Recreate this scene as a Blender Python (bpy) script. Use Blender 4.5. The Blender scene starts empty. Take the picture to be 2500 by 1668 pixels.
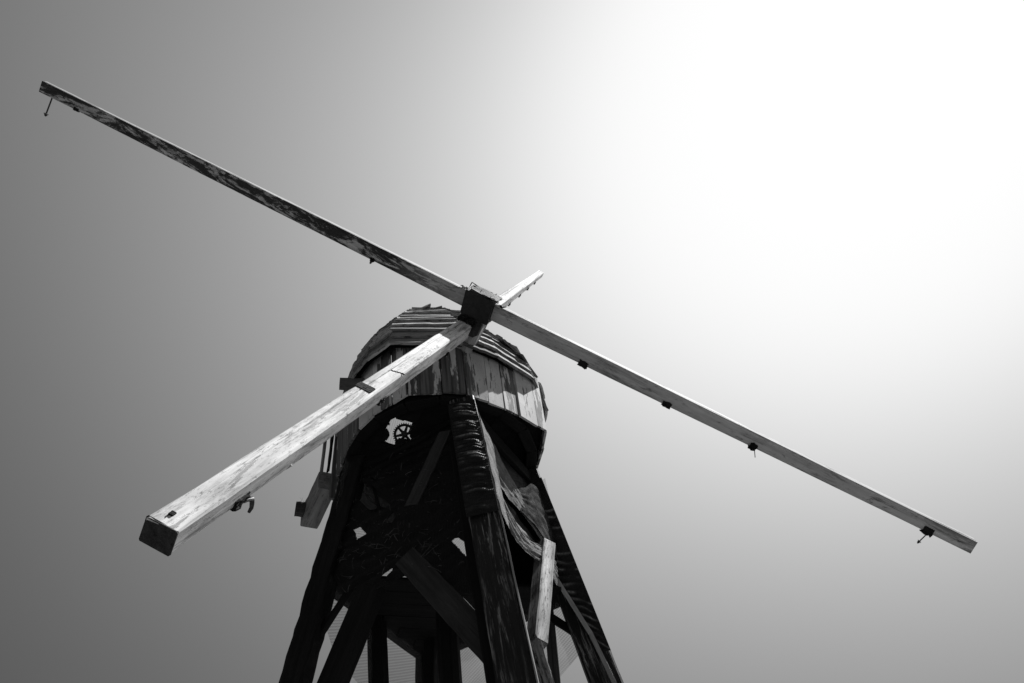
import bpy, math, random
import numpy as np
from mathutils import Vector, Matrix, noise as mnoise
random.seed(11)
scene = bpy.context.scene
COL = scene.collection
rad = math.radians

# ------------------------------------------------------------------ camera
cam_d = bpy.data.cameras.new("camera")
cam = bpy.data.objects.new("camera", cam_d)
COL.objects.link(cam)
EYE = Vector((0, 0, 1.5))
up = np.array([-.15, -.80, 1.0]); up /= np.linalg.norm(up)       # world up seen from the tilted camera
fw = np.array([0, 0, 1.0]); Yc = fw - up * (fw @ up); Yc /= np.linalg.norm(Yc); Xc = np.cross(Yc, up)
Wm = np.stack([Xc, Yc, up])
cam.matrix_world = Matrix(((Wm[0, 0], -Wm[0, 1], -Wm[0, 2], EYE.x),
                           (Wm[1, 0], -Wm[1, 1], -Wm[1, 2], EYE.y),
                           (Wm[2, 0], -Wm[2, 1], -Wm[2, 2], EYE.z), (0, 0, 0, 1)))
cam_d.sensor_width = 36.0
cam_d.lens = 1984.0 / 2500 * 36
cam_d.clip_start = 0.05
cam_d.clip_end = 3000
scene.camera = cam

# ------------------------------------------------------------------ light
SUN_EL, SUN_AZ = rad(60.5), rad(25.0)          # azimuth counted from +X towards +Y
sun_dir = Vector((math.cos(SUN_EL) * math.cos(SUN_AZ), math.cos(SUN_EL) * math.sin(SUN_AZ), math.sin(SUN_EL)))
sl = bpy.data.lights.new("sun", 'SUN')
sl.energy = 4.9
sl.angle = rad(0.5)
sl.color = (1, 1, 1)
so = bpy.data.objects.new("sun", sl)
COL.objects.link(so)
so.rotation_euler = (-sun_dir).to_track_quat('-Z', 'Y').to_euler()

world = bpy.data.worlds.new("World")
scene.world = world
world.use_nodes = True
nt = world.node_tree
nt.nodes.clear()
def wn(t, **k):
    n = nt.nodes.new(t)
    for a, b in k.items(): setattr(n, a, b)
    return n
sky = wn('ShaderNodeTexSky', sky_type='NISHITA', sun_disc=False, sun_elevation=SUN_EL,
         sun_rotation=math.pi / 2 - SUN_AZ, air_density=1.0, dust_density=1.0, ozone_density=1.0)
bw = wn('ShaderNodeRGBToBW')
nt.links.new(sky.outputs[0], bw.inputs[0])
# haze glow aimed apart from the sun: brightness falls from its own middle
tcw = wn('ShaderNodeTexCoord')
dot = wn('ShaderNodeVectorMath', operation='DOT_PRODUCT')
nt.links.new(tcw.outputs['Generated'], dot.inputs[0])
dot.inputs[1].default_value = (math.cos(rad(57)) * math.cos(rad(43)), math.cos(rad(57)) * math.sin(rad(43)), math.sin(rad(57)))   # middle of the bright haze
acs = wn('ShaderNodeMath', operation='ARCCOSINE')
nt.links.new(dot.outputs['Value'], acs.inputs[0])
def aureole(width, gain):
    a = wn('ShaderNodeMath', operation='DIVIDE'); a.inputs[1].default_value = width
    nt.links.new(acs.outputs[0], a.inputs[0])
    b = wn('ShaderNodeMath', operation='POWER'); b.inputs[1].default_value = 2.0
    nt.links.new(a.outputs[0], b.inputs[0])
    c = wn('ShaderNodeMath', operation='MULTIPLY'); c.inputs[1].default_value = -1.0
    nt.links.new(b.outputs[0], c.inputs[0])
    d = wn('ShaderNodeMath', operation='EXPONENT')
    nt.links.new(c.outputs[0], d.inputs[0])
    e = wn('ShaderNodeMath', operation='MULTIPLY'); e.inputs[1].default_value = gain
    nt.links.new(d.outputs[0], e.inputs[0])
    return e.outputs[0]
def addv(a, b):
    m = wn('ShaderNodeMath', operation='ADD')
    nt.links.new(a, m.inputs[0]); nt.links.new(b, m.inputs[1])
    return m.outputs[0]
# the sky of the photograph pales through the middle heights and darkens softly to zenith and horizon
sepz = wn('ShaderNodeSeparateXYZ')
nt.links.new(tcw.outputs['Generated'], sepz.inputs[0])
asn = wn('ShaderNodeMath', operation='ARCSINE'); nt.links.new(sepz.outputs[2], asn.inputs[0])
dl = wn('ShaderNodeMath', operation='SUBTRACT'); nt.links.new(asn.outputs[0], dl.inputs[0]); dl.inputs[1].default_value = rad(50)
sq = wn('ShaderNodeMath', operation='MULTIPLY'); nt.links.new(dl.outputs[0], sq.inputs[0]); nt.links.new(dl.outputs[0], sq.inputs[1])
sc_ = wn('ShaderNodeMath', operation='MULTIPLY'); nt.links.new(sq.outputs[0], sc_.inputs[0]); sc_.inputs[1].default_value = -4e-4 * (180 / math.pi) ** 2
ln = wn('ShaderNodeMath', operation='MULTIPLY'); nt.links.new(dl.outputs[0], ln.inputs[0]); ln.inputs[1].default_value = -.0035 * 180 / math.pi
sc_ = type('o', (), {'outputs': [addv(sc_.outputs[0], ln.outputs[0])]})
ge = wn('ShaderNodeMath', operation='EXPONENT'); nt.links.new(sc_.outputs[0], ge.inputs[0])
lum = wn('ShaderNodeMath', operation='MULTIPLY'); lum.inputs[1].default_value = .57
nt.links.new(bw.outputs[0], lum.inputs[0])
tot = addv(lum.outputs[0], addv(aureole(rad(41), 15.6), aureole(rad(20), 11.5)))
fin = wn('ShaderNodeMath', operation='MULTIPLY'); nt.links.new(tot, fin.inputs[0]); nt.links.new(ge.outputs[0], fin.inputs[1])
# soft shoulder towards the glare
SH = 20.4
q1 = wn('ShaderNodeMath', operation='DIVIDE'); nt.links.new(fin.outputs[0], q1.inputs[0]); q1.inputs[1].default_value = SH
q2 = wn('ShaderNodeMath', operation='POWER'); nt.links.new(q1.outputs[0], q2.inputs[0]); q2.inputs[1].default_value = 8.0
q3 = wn('ShaderNodeMath', operation='ADD'); nt.links.new(q2.outputs[0], q3.inputs[0]); q3.inputs[1].default_value = 1.0
q4 = wn('ShaderNodeMath', operation='POWER'); nt.links.new(q3.outputs[0], q4.inputs[0]); q4.inputs[1].default_value = -.125
fin2 = wn('ShaderNodeMath', operation='MULTIPLY'); nt.links.new(fin.outputs[0], fin2.inputs[0]); nt.links.new(q4.outputs[0], fin2.inputs[1])
bg = wn('ShaderNodeBackground')
bg.inputs['Strength'].default_value = 0.05 / 2
nt.links.new(fin2.outputs[0], bg.inputs['Color'])
wo = wn('ShaderNodeOutputWorld')
nt.links.new(bg.outputs[0], wo.inputs['Surface'])

scene.view_settings.view_transform = 'Standard'
scene.view_settings.look = 'None'
scene.view_settings.gamma = 1.0
scene.view_settings.use_curve_mapping = False
scene.view_settings.exposure = 1.0

# ------------------------------------------------------------------ materials
class NT:
    def __init__(self, name):
        self.m = bpy.data.materials.new(name); self.m.use_nodes = True
        self.t = self.m.node_tree; self.t.nodes.clear()
        self.out = self.n('ShaderNodeOutputMaterial')
    def n(self, t, **k):
        x = self.t.nodes.new(t)
        for a, b in k.items(): setattr(x, a, b)
        return x
    def l(self, a, b): self.t.links.new(a, b)
    def val(self, sock, v):
        if hasattr(v, 'links') or hasattr(v, 'is_output'): self.l(v, sock)
        else: sock.default_value = v
    def math(self, op, a, b=0.0, clamp=False):
        x = self.n('ShaderNodeMath', operation=op, use_clamp=clamp)
        self.val(x.inputs[0], a); self.val(x.inputs[1], b)
        return x.outputs[0]
    def coords(self, offs=True):
        tc = self.n('ShaderNodeTexCoord')
        if not offs: return tc.outputs['Object'], None, tc
        oi = self.n('ShaderNodeObjectInfo')
        s = self.n('ShaderNodeVectorMath', operation='SCALE')
        s.inputs[0].default_value = (37.0, 19.0, 53.0)
        self.l(oi.outputs['Random'], s.inputs['Scale'])
        a = self.n('ShaderNodeVectorMath', operation='ADD')
        self.l(tc.outputs['Object'], a.inputs[0]); self.l(s.outputs[0], a.inputs[1])
        return a.outputs[0], oi.outputs['Random'], tc
    def noise(self, vec, scale, detail=6, rough=.6, stretch=(1, 1, 1), dist=0.0):
        mp = self.n('ShaderNodeMapping'); mp.inputs['Scale'].default_value = stretch
        self.l(vec, mp.inputs['Vector'])
        x = self.n('ShaderNodeTexNoise')
        x.inputs['Scale'].default_value = scale; x.inputs['Detail'].default_value = detail
        x.inputs['Roughness'].default_value = rough; x.inputs['Distortion'].default_value = dist
        self.l(mp.outputs[0], x.inputs['Vector'])
        return x.outputs['Fac']
    def ramp(self, v, a, b, lo=0.0, hi=1.0):
        x = self.n('ShaderNodeMapRange'); x.clamp = True
        self.l(v, x.inputs['Value'])
        for i, q in zip(('From Min', 'From Max', 'To Min', 'To Max'), (a, b, lo, hi)):
            self.val(x.inputs[i], q)
        return x.outputs['Result']
    def mix(self, f, a, b):
        x = self.n('ShaderNodeMix', data_type='FLOAT')
        self.val(x.inputs[0], f); self.val(x.inputs[2], a); self.val(x.inputs[3], b)
        return x.outputs[0]
    def grey(self, v):
        x = self.n('ShaderNodeCombineColor')
        for i in range(3): self.val(x.inputs[i], v)
        return x.outputs[0]
    def surf(self, v, rough=.8, spec=.3, height=None, bump=.3, dist=.01, metallic=0.0):
        p = self.n('ShaderNodeBsdfPrincipled')
        self.l(self.grey(v), p.inputs['Base Color'])
        self.val(p.inputs['Roughness'], rough)
        p.inputs['Specular IOR Level'].default_value = spec
        p.inputs['Metallic'].default_value = metallic
        if height is not None:
            b = self.n('ShaderNodeBump'); b.inputs['Strength'].default_value = bump
            b.inputs['Distance'].default_value = dist
            self.l(height, b.inputs['Height']); self.l(b.outputs[0], p.inputs['Normal'])
        self.l(p.outputs[0], self.out.inputs['Surface'])
        return p

def mat_wood(name, lo, hi, rough=.85, spec=.25, bump=.6, lichen=0.0, grain=22.0, dist=.012, var=.35, streak=0.0):
    """bare or tarred timber, grain along local X"""
    k = NT(name); v, r, tc = k.coords()
    g1 = k.noise(v, grain, 8, .65, (.035, 1, 1), .3)
    g2 = k.noise(v, grain * 4.5, 4, .6, (.03, 1, 1))
    blot = k.noise(v, 2.6, 5, .6, (.5, 1, 1))
    g = k.math('ADD', k.math('MULTIPLY', g1, .7), k.math('MULTIPLY', g2, .3))
    c = k.ramp(g, .33, .66, lo, hi)
    c = k.math('MULTIPLY', c, k.ramp(blot, .3, .7, .65, 1.25))
    c = k.math('MULTIPLY', c, k.ramp(r, 0, 1, 1 - var, 1 + var))
    if streak:
        st = k.noise(v, 30, 9, .75, (.06, 1, 1), .5); sb = k.noise(v, 3.0, 4, .6, (.6, 1, 1))
        c = k.math('ADD', c, k.math('MULTIPLY', k.ramp(st, .52, .62, 0, streak), k.ramp(sb, .4, .6, .15, 1.0)))
    if lichen:
        s = k.noise(v, 42, 9, .8, (.16, 1, 1))
        c = k.mix(k.ramp(s, .56 - lichen * .2, .62 - lichen * .1), c, lo * .25)
    k.surf(c, rough, spec, g, bump, dist)
    return k.m

def mat_peel(name, paint, wood_lo, wood_hi, cover=.55, spread=.16, along=.45, crackle=True, bump=.35):
    """old paint flaking off along the grain (local X)"""
    k = NT(name); v, r, tc = k.coords()
    g = k.noise(v, 26, 8, .65, (.03, 1, 1), .2)
    wood = k.ramp(g, .35, .65, wood_lo, wood_hi)
    m = k.noise(v, 5.0, 9, .62, (along * .5, 1.4, 1.4), .4)
    m2 = k.noise(v, 16.0, 6, .7, (.16, 1, 1))
    m = k.math('ADD', k.math('MULTIPLY', m, .72), k.math('MULTIPLY', m2, .28))
    thr = k.ramp(r, 0, 1, 1 - cover - spread, 1 - cover + spread)
    mask = k.ramp(k.math('SUBTRACT', m, k.math('ADD', k.math('MULTIPLY', thr, .30), .35)), -.008, .012)
    dirt = k.noise(v, 3.0, 6, .6, (.6, 1, 1))
    speck = k.noise(v, 60, 5, .7, (.4, 1, 1))
    pc = k.math('MULTIPLY', k.ramp(dirt, .25, .7, paint * .62, paint), k.ramp(speck, .3, .42, .55, 1))
    pc = k.math('MULTIPLY', pc, k.ramp(r, 0, 1, .8, 1.08))
    c = k.mix(mask, wood, pc)
    h = k.math('ADD', k.math('MULTIPLY', mask, .8), k.math('MULTIPLY', g, .5))
    k.surf(c, .75, .3, h, bump, .006)
    return k.m

def mat_stock(name, paint, mould=None, mould_at=None, speck_amt=.5, dirt_lo=.55, patch=0.0, edge_dirt=0.0):
    """whitewashed sail stock; mould: noise threshold of black mould, mould_at: (x0, x1) ramp along the timber"""
    k = NT(name); v, r, tc = k.coords()
    g = k.noise(v, 24, 7, .6, (.03, 1, 1))
    d1 = k.noise(v, 2.4, 9, .7, (.30, 2.2, 2.2), .3)
    d2 = k.noise(v, 11.0, 8, .72, (.16, 1, 1), .3)
    d = k.math('ADD', k.math('MULTIPLY', d1, .55), k.math('MULTIPLY', d2, .45))
    c = k.ramp(d, .36, .58, paint * dirt_lo, paint)
    sp = k.noise(v, 38, 8, .78, (.25, 1, 1))
    c = k.math('MULTIPLY', c, k.ramp(sp, .34, .45, 1 - speck_amt, 1))
    c = k.math('MULTIPLY', c, k.ramp(g, .3, .7, .80, 1.10))
    ck = k.noise(v, 55, 5, .6, (.018, 1, 1), .2)
    c = k.math('MULTIPLY', c, k.ramp(ck, .30, .36, .25, 1))
    sc2 = k.noise(v, 4.6, 10, .78, (.20, 1.8, 1.8), .5)
    c = k.math('MULTIPLY', c, k.ramp(sc2, .38, .47, .40, 1))
    ch = k.noise(v, 14, 10, .82, (.30, 1, 1), .6)
    c = k.math('MULTIPLY', c, k.ramp(ch, .37, .41, .30, 1))
    fl = k.noise(v, 8.0, 10, .75, (.20, 1.3, 1.3), .5)
    flm = k.ramp(fl, .62 - patch, .635 - patch)
    c = k.mix(k.math('MULTIPLY', flm, .75), c, k.ramp(g, .35, .65, .10, .22))
    h = k.math('ADD', k.math('MULTIPLY', g, .4), k.math('MULTIPLY', flm, -.9))
    if mould:
        mm = k.math('ADD', k.math('MULTIPLY', k.noise(v, 5.0, 10, .76, (.30, 1.5, 1.5), 1.1), .7), k.math('MULTIPLY', k.noise(v, 22.0, 8, .75, (.35, 1, 1), .5), .3))
        mf = k.ramp(mm, mould, mould + .045)
        if mould_at:
            sx = k.n('ShaderNodeSeparateXYZ'); k.l(tc.outputs['Object'], sx.inputs[0])
            mf = k.math('MULTIPLY', k.math('MULTIPLY', mf, k.ramp(sx.outputs[0], mould_at[0], mould_at[1])), k.ramp(sx.outputs[1], .022, .034))
        c = k.mix(k.math('MULTIPLY', mf, .95), c, .006)
    k.surf(c, .8, .25, h, .4, .006)
    return k.m

def mat_iron(name, base=.03):
    k = NT(name); v, r, tc = k.coords()
    n = k.noise(v, 40, 6, .7)
    k.surf(k.ramp(n, .3, .7, base * .5, base * 1.8), .62, .5, n, .5, .004, .5)
    return k.m

def mat_net(name, lo, hi, alpha=1.0, weave=420.0, rough=.55, spec=.4, transl=0.25, stripe=.6, dirt=.0, speck=0.0, crest_light=0.0):
    """knitted shade netting; UVs are metres on the cloth"""
    k = NT(name)
    uv = k.n('ShaderNodeUVMap'); uv.uv_map = 'UVMap'
    w1 = k.n('ShaderNodeTexWave', wave_type='BANDS', bands_direction='X', wave_profile='SIN')
    w1.inputs['Scale'].default_value = weave / 20.0; w1.inputs['Distortion'].default_value = .6
    w1.inputs['Detail'].default_value = 1
    w2 = k.n('ShaderNodeTexWave', wave_type='BANDS', bands_direction='Y', wave_profile='SIN')
    w2.inputs['Scale'].default_value = weave / 11.0; w2.inputs['Distortion'].default_value = .3
    k.l(uv.outputs[0], w1.inputs['Vector']); k.l(uv.outputs[0], w2.inputs['Vector'])
    n = k.noise(uv.outputs[0], 7, 9, .7)
    n2 = k.noise(uv.outputs[0], 90, 4, .7)
    wv = k.math('ADD', k.math('MULTIPLY', w1.outputs['Fac'], .6), k.math('MULTIPLY', w2.outputs['Fac'], .4))
    c = k.ramp(k.math('ADD', k.math('MULTIPLY', n, .5), k.math('MULTIPLY', n2, .5)), .36, .64, lo, hi)
    c = k.math('MULTIPLY', c, k.ramp(wv, 0, 1, .55, 1.25))
    if crest_light:  # light sheen along the fold crests, painted into the colour
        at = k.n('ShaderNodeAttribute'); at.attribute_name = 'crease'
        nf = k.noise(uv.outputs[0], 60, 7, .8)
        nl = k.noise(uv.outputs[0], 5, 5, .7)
        c = k.math('ADD', c, k.math('MULTIPLY', k.math('MULTIPLY', k.math('MULTIPLY', at.outputs['Fac'], crest_light), k.ramp(nf, .36, .62, .1, 1.3)), k.ramp(nl, .35, .6, .35, 1.2)))
    if speck:
        n3 = k.noise(uv.outputs[0], 130, 3, .8)
        c = k.math('ADD', c, k.math('MULTIPLY', k.ramp(n3, .60, .70, 0, speck), k.ramp(n, .35, .6, .1, 1)))
    p = k.n('ShaderNodeBsdfPrincipled')
    k.l(k.grey(c), p.inputs['Base Color'])
    p.inputs['Roughness'].default_value = rough; p.inputs['Specular IOR Level'].default_value = spec
    bp = k.n('ShaderNodeBump'); bp.inputs['Strength'].default_value = .5; bp.inputs['Distance'].default_value = .004
    k.l(k.math('ADD', wv, k.math('MULTIPLY', n2, .8)), bp.inputs['Height']); k.l(bp.outputs[0], p.inputs['Normal'])
    sh = p.outputs[0]
    if transl:
        tr = k.n('ShaderNodeBsdfTranslucent'); k.l(k.grey(k.math('MULTIPLY', c, 1.2)), tr.inputs['Color'])
        mx = k.n('ShaderNodeMixShader'); mx.inputs[0].default_value = transl
        k.l(sh, mx.inputs[1]); k.l(tr.outputs[0], mx.inputs[2]); sh = mx.outputs[0]
    if alpha < 1:
        tp = k.n('ShaderNodeBsdfTransparent')
        mx = k.n('ShaderNodeMixShader')
        a = k.ramp(wv, 0, 1, alpha - stripe * alpha, alpha + stripe * alpha)
        if dirt:
            dn = k.noise(uv.outputs[0], 30, 8, .8)
            a = k.math('ADD', a, k.ramp(dn, .62, .70, 0, dirt), True)
        k.l(a, mx.inputs[0])
        k.l(tp.outputs[0], mx.inputs[1]); k.l(sh, mx.inputs[2]); sh = mx.outputs[0]
    k.l(sh, k.out.inputs['Surface'])
    return k.m

M = {}
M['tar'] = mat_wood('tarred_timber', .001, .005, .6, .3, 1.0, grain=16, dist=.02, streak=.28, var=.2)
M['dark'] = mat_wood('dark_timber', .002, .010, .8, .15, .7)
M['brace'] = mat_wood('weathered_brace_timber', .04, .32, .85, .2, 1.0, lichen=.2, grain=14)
M['end'] = mat_wood('weathered_end_grain', .004, .045, .85, .2, 1.0, grain=30)
M['brown'] = mat_wood('dull_brace_timber', .012, .05, .85, .2, .6)
M['roof'] = mat_wood('weathered_roof_board', .08, .40, .85, .2, .9, lichen=.15, grain=26, var=.6)
M['skirt'] = mat_peel('peeling_white_plank', .60, .022, .13, .42, .28, along=.34)
M['skirt_in'] = mat_wood('cap_inner_boarding', .05, .12)
M['beam'] = mat_stock('painted_cap_beam', .20, None, None, .5, .5, .02)
M['stock_near'] = mat_stock('whitewashed_stock', .62, None, None, .8, .40, .05)
M['stock_cross'] = mat_stock('whitewashed_stock_mouldy', .44, .455, (-.1, 1.0), .5, .66, .02)
M['hub'] = mat_wood('black_hub_timber', .008, .03, .7, .3, .7)
M['shaft'] = mat_stock('painted_shaft', .38, None, None, .5, .5, .03)
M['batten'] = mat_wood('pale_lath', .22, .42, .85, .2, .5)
M['iron'] = mat_iron('rusty_iron', .03)
M['rot'] = mat_wood('rotten_wood', .004, .02, .95, .1, 1.0, grain=40)
M['flake'] = mat_wood('pale_splinter', .2, .5)
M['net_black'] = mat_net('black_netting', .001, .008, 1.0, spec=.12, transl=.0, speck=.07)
M['net_wrap'] = mat_net('wrapped_netting', .001, .012, 1.0, rough=.6, spec=.2, transl=.0, speck=.10, crest_light=.22)
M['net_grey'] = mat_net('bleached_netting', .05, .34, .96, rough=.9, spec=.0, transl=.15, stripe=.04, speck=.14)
M['net_mottle'] = mat_net('mottled_netting', .005, .09, 1.0, rough=.9, spec=.0, transl=.02, speck=.28)
M['net_sheer'] = mat_net('sheer_netting', .06, .12, .36, weave=220, spec=.2, transl=.6, stripe=.55, dirt=.5)
k = NT('dry_straw'); v, r, tc = k.coords(); k.surf(k.ramp(k.noise(v, 9), .35, .65, .01, .16), .7, .3); M['straw'] = k.m
k = NT('meadow_grass'); v, r, tc = k.coords(False)
gn = k.noise(v, .6, 8, .7); gf = k.noise(v, 14, 6, .7)
k.surf(k.math('MULTIPLY', k.ramp(gn, .3, .7, .09, .15), k.ramp(gf, .3, .7, .6, 1.3)), .95, .1, gf, .8, .05); M['ground'] = k.m

# ------------------------------------------------------------------ mesh helpers
def link(name, me, mat, parent=None, mw=None, label=None, kind=None):
    o = bpy.data.objects.new(name, me)
    COL.objects.link(o)
    if mat is not None: me.materials.append(mat)
    if parent is not None: o.parent = parent
    if mw is not None: o.matrix_world = mw
    if label: o['label'] = label
    if kind: o['kind'] = kind
    return o

def empty(name, loc, label=None, cat=None, group=None, parent=None):
    o = bpy.data.objects.new(name, None); COL.objects.link(o)
    o.empty_display_size = .2
    if parent is not None:
        o.parent = parent; o.matrix_parent_inverse = parent.matrix_world.inverted()
    else: o.location = loc
    if label: o['label'] = label
    if cat: o['category'] = cat
    if group: o['group'] = group
    bpy.context.view_layer.update()
    return o

def frame(p0, x, y):
    """matrix with local X along x, local Y near y"""
    x = Vector(x).normalized(); z = x.cross(Vector(y)).normalized(); y = z.cross(x)
    m = Matrix((x, y, z)).transposed().to_4x4(); m.translation = Vector(p0)
    return m

def prism_mesh(name, prof0, prof1, L, nseg=1, jit=0.0, cap_jit=0.0, offs=None, rs=None):
    """loft between two profiles (lists of (y,z)) along local X"""
    rs = rs or random
    n = len(prof0); vs = []; fs = []
    for i in range(nseg + 1):
        t = i / nseg; ox, oz = (0, 0) if offs is None else offs(t)
        for j in range(n):
            y = prof0[j][0] * (1 - t) + prof1[j][0] * t + ox
            z = prof0[j][1] * (1 - t) + prof1[j][1] * t + oz
            x = L * t
            if jit:
                y += rs.uniform(-jit, jit); z += rs.uniform(-jit, jit)
            if i in (0, nseg) and cap_jit: x += rs.uniform(-cap_jit, cap_jit)
            vs.append((x, y, z))
    for i in range(nseg):
        for j in range(n):
            a = i * n + j; b = i * n + (j + 1) % n
            fs.append((a, b, b + n, a + n))
    fs.append(tuple(range(n - 1, -1, -1))); fs.append(tuple(nseg * n + j for j in range(n)))
    me = bpy.data.meshes.new(name); me.from_pydata(vs, [], fs); me.update()
    return me

def rect(w, h, c=0.006):
    """chamfered rectangle profile, w along y, h along z"""
    a, b = w / 2, h / 2; c = min(c, a * .5, b * .5)
    return [(-a + c, -b), (a - c, -b), (a, -b + c), (a, b - c), (a - c, b), (-a + c, b), (-a, b - c), (-a, -b + c)]

def beam(name, p0, p1, w, h, yref, mat, parent, nseg=1, jit=0.0, c=.006, w1=None, h1=None, cap_jit=0.0, label=None, kind=None):
    p0, p1 = Vector(p0), Vector(p1)
    L = (p1 - p0).length
    me = prism_mesh(name, rect(w, h, c), rect(w1 or w, h1 or h, c), L, nseg, jit, cap_jit)
    return link(name, me, mat, parent, frame(p0, p1 - p0, yref), label, kind)

def quadplate(name, P, nrm, th, mat, parent, nseg=6, jit=.003, x_along=True):
    """board whose outer face has corners P[0..3] (0->1 is the long edge); thickness th against nrm; grain along 0->1"""
    P = [Vector(p) for p in P]; nrm = Vector(nrm).normalized()
    mw = frame(P[0], P[1] - P[0], P[3] - P[0]); inv = mw.inverted()
    vs = []; fs = []
    for i in range(nseg + 1):
        t = i / nseg
        a = P[0].lerp(P[1], t); b = P[3].lerp(P[2], t)
        d = (b - a).normalized()
        a = a + d * random.uniform(-jit, jit) + nrm * random.uniform(-jit, jit) * .4
        b = b + d * random.uniform(-jit, jit)
        for q in (a, b, b - nrm * th, a - nrm * th): vs.append(inv @ q)
    for i in range(nseg):
        for j in range(4):
            x0 = i * 4 + j; x1 = i * 4 + (j + 1) % 4
            fs.append((x0, x0 + 4, x1 + 4, x1))
    fs.append((0, 1, 2, 3)); fs.append(tuple(nseg * 4 + j for j in (3, 2, 1, 0)))
    me = bpy.data.meshes.new(name); me.from_pydata(vs, [], fs); me.update()
    return link(name, me, mat, parent, mw)

def grid_sheet(name, fn, nu, nv, mat, parent=None, thick=0.0, skip=None, smooth=True, **kw):
    """fn(i/nu, j/nv) -> (point, (u, v) in metres)"""
    vs = []; uvs = []; fs = []; cr = []
    for j in range(nv + 1):
        for i in range(nu + 1):
            r_ = fn(i / nu, j / nv); vs.append(r_[0]); uvs.append(r_[1]); cr.append(r_[2] if len(r_) > 2 else 0.0)
    for j in range(nv):
        for i in range(nu):
            a = j * (nu + 1) + i
            if skip and skip(vs[a], vs[a + 1], vs[a + nu + 2], vs[a + nu + 1]): continue
            fs.append((a, a + 1, a + nu + 2, a + nu + 1))
    me = bpy.data.meshes.new(name); me.from_pydata([tuple(v) for v in vs], [], fs)
    at = me.attributes.new('crease', 'FLOAT', 'POINT'); at.data.foreach_set('value', cr)   # mask for the sheen painted on fold crests
    ul = me.uv_layers.new(name='UVMap')
    for lp in me.loops: ul.data[lp.index].uv = uvs[lp.vertex_index]
    if smooth:
        for p in me.polygons: p.use_smooth = True
    me.update()
    return link(name, me, mat, parent, **kw)

def interp(tab, x):
    for (x0, y0), (x1, y1) in zip(tab, tab[1:]):
        if x <= x1: return y0 + (y1 - y0) * max(0.0, (x - x0) / (x1 - x0))
    return tab[-1][1]
def polyline(pts, t):
    pts = [Vector(p) for p in pts]
    ls = [(b - a).length for a, b in zip(pts, pts[1:])]; tot = sum(ls); s = t * tot
    for a, b, l in zip(pts, pts[1:], ls):
        if s <= l: return a.lerp(b, s / l)
        s -= l
    return pts[-1].copy()
def smoothline(pts, t):
    """Catmull-Rom through pts"""
    pts = [Vector(p) for p in pts]; n = len(pts) - 1
    x = min(max(t, 0), .99999) * n; i = int(x); f = x - i
    p0 = pts[max(i - 1, 0)]; p1 = pts[i]; p2 = pts[i + 1]; p3 = pts[min(i + 2, n)]
    return .5 * ((2 * p1) + (p2 - p0) * f + (2 * p0 - 5 * p1 + 4 * p2 - p3) * f * f + (3 * p1 - p0 - 3 * p2 + p3) * f ** 3)
def inpoly(x, y, poly):
    c = False; n = len(poly)
    for i in range(n):
        x1, y1 = poly[i]; x2, y2 = poly[(i + 1) % n]
        if (y1 > y) != (y2 > y) and x < (x2 - x1) * (y - y1) / (y2 - y1) + x1: c = not c
    return c

# ------------------------------------------------------------------ ground
def ground_fn():
    vs = [(0, 0, 0)]; fs = []
    rings = [2, 5, 10, 20, 40, 80, 160, 320, 640, 1200]; n = 48
    for r in rings:
        for i in range(n):
            a = 2 * math.pi * i / n; vs.append((r * math.cos(a), 6 + r * math.sin(a), 0))
    vs[0] = (0, 6, 0)
    for i in range(n): fs.append((0, 1 + i, 1 + (i + 1) % n))
    for k_ in range(len(rings) - 1):
        for i in range(n):
            a = 1 + k_ * n + i; b = 1 + k_ * n + (i + 1) % n
            fs.append((a, a + n, b + n, b))
    me = bpy.data.meshes.new('ground'); me.from_pydata(vs, [], fs); me.update()
    return me
link('ground', ground_fn(), M['ground'], kind='structure')

# ------------------------------------------------------------------ tower
C = Vector((-.993, 6.467, 7.537))           # centre of the cap's lower rim
AX = Vector((-.968, 6.471, 0)); PH = rad(-66.6)
def leg_at(i, z):
    r = .922 + .172 * (7.537 - z); a = PH + i * math.pi / 2
    return Vector((AX.x + r * math.cos(a), AX.y + r * math.sin(a), z))
mill = empty('windmill', (AX.x, AX.y, 0),
             'derelict wooden windmill with four bare sail stocks on an open timber tower', 'windmill')
bpy.context.view_layer.update()

def azv(a): return Vector((math.cos(rad(a)), math.sin(rad(a)), 0))
LEGW = {-1: .20, 0: .26, 1: .28, 2: .21}
for i in (-1, 0, 1, 2):
    p1, p0 = leg_at(i, 7.50), leg_at(i, -.05)
    if i == 2: p1 = leg_at(i, 7.6)
    w = LEGW[i]
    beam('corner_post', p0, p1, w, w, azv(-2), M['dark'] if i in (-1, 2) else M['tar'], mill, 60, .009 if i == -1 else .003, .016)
def FACE(a, b):
    P = leg_at(a, 5.0); n = (leg_at(b, 5.0) - P).cross(leg_at(a, 7.0) - P).normalized()
    m = (P + leg_at(b, 5.0)) / 2 - AX
    if n.x * m.x + n.y * m.y < 0: n = -n
    return P, n
FL, FR, BR, BL = FACE(-1, 0), FACE(0, 1), FACE(1, 2), FACE(2, -1)
def ins(F, p, off): return Vector(p) + F[1] * off
# dark cheek board along the inner side of the front post
d0 = azv(178)
beam('cheek_board', leg_at(0, 0) + d0 * .165, leg_at(0, 7.0) + d0 * .165, .07, .10, azv(-2), M['dark'], mill, 20, .004)
# pale lath on the sunny edge of the front post
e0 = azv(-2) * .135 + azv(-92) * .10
beam('lath', leg_at(0, .3) + e0, leg_at(0, 5.78) + e0, .012, .07, azv(-2), M['batten'], mill, 16, .002)
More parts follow.
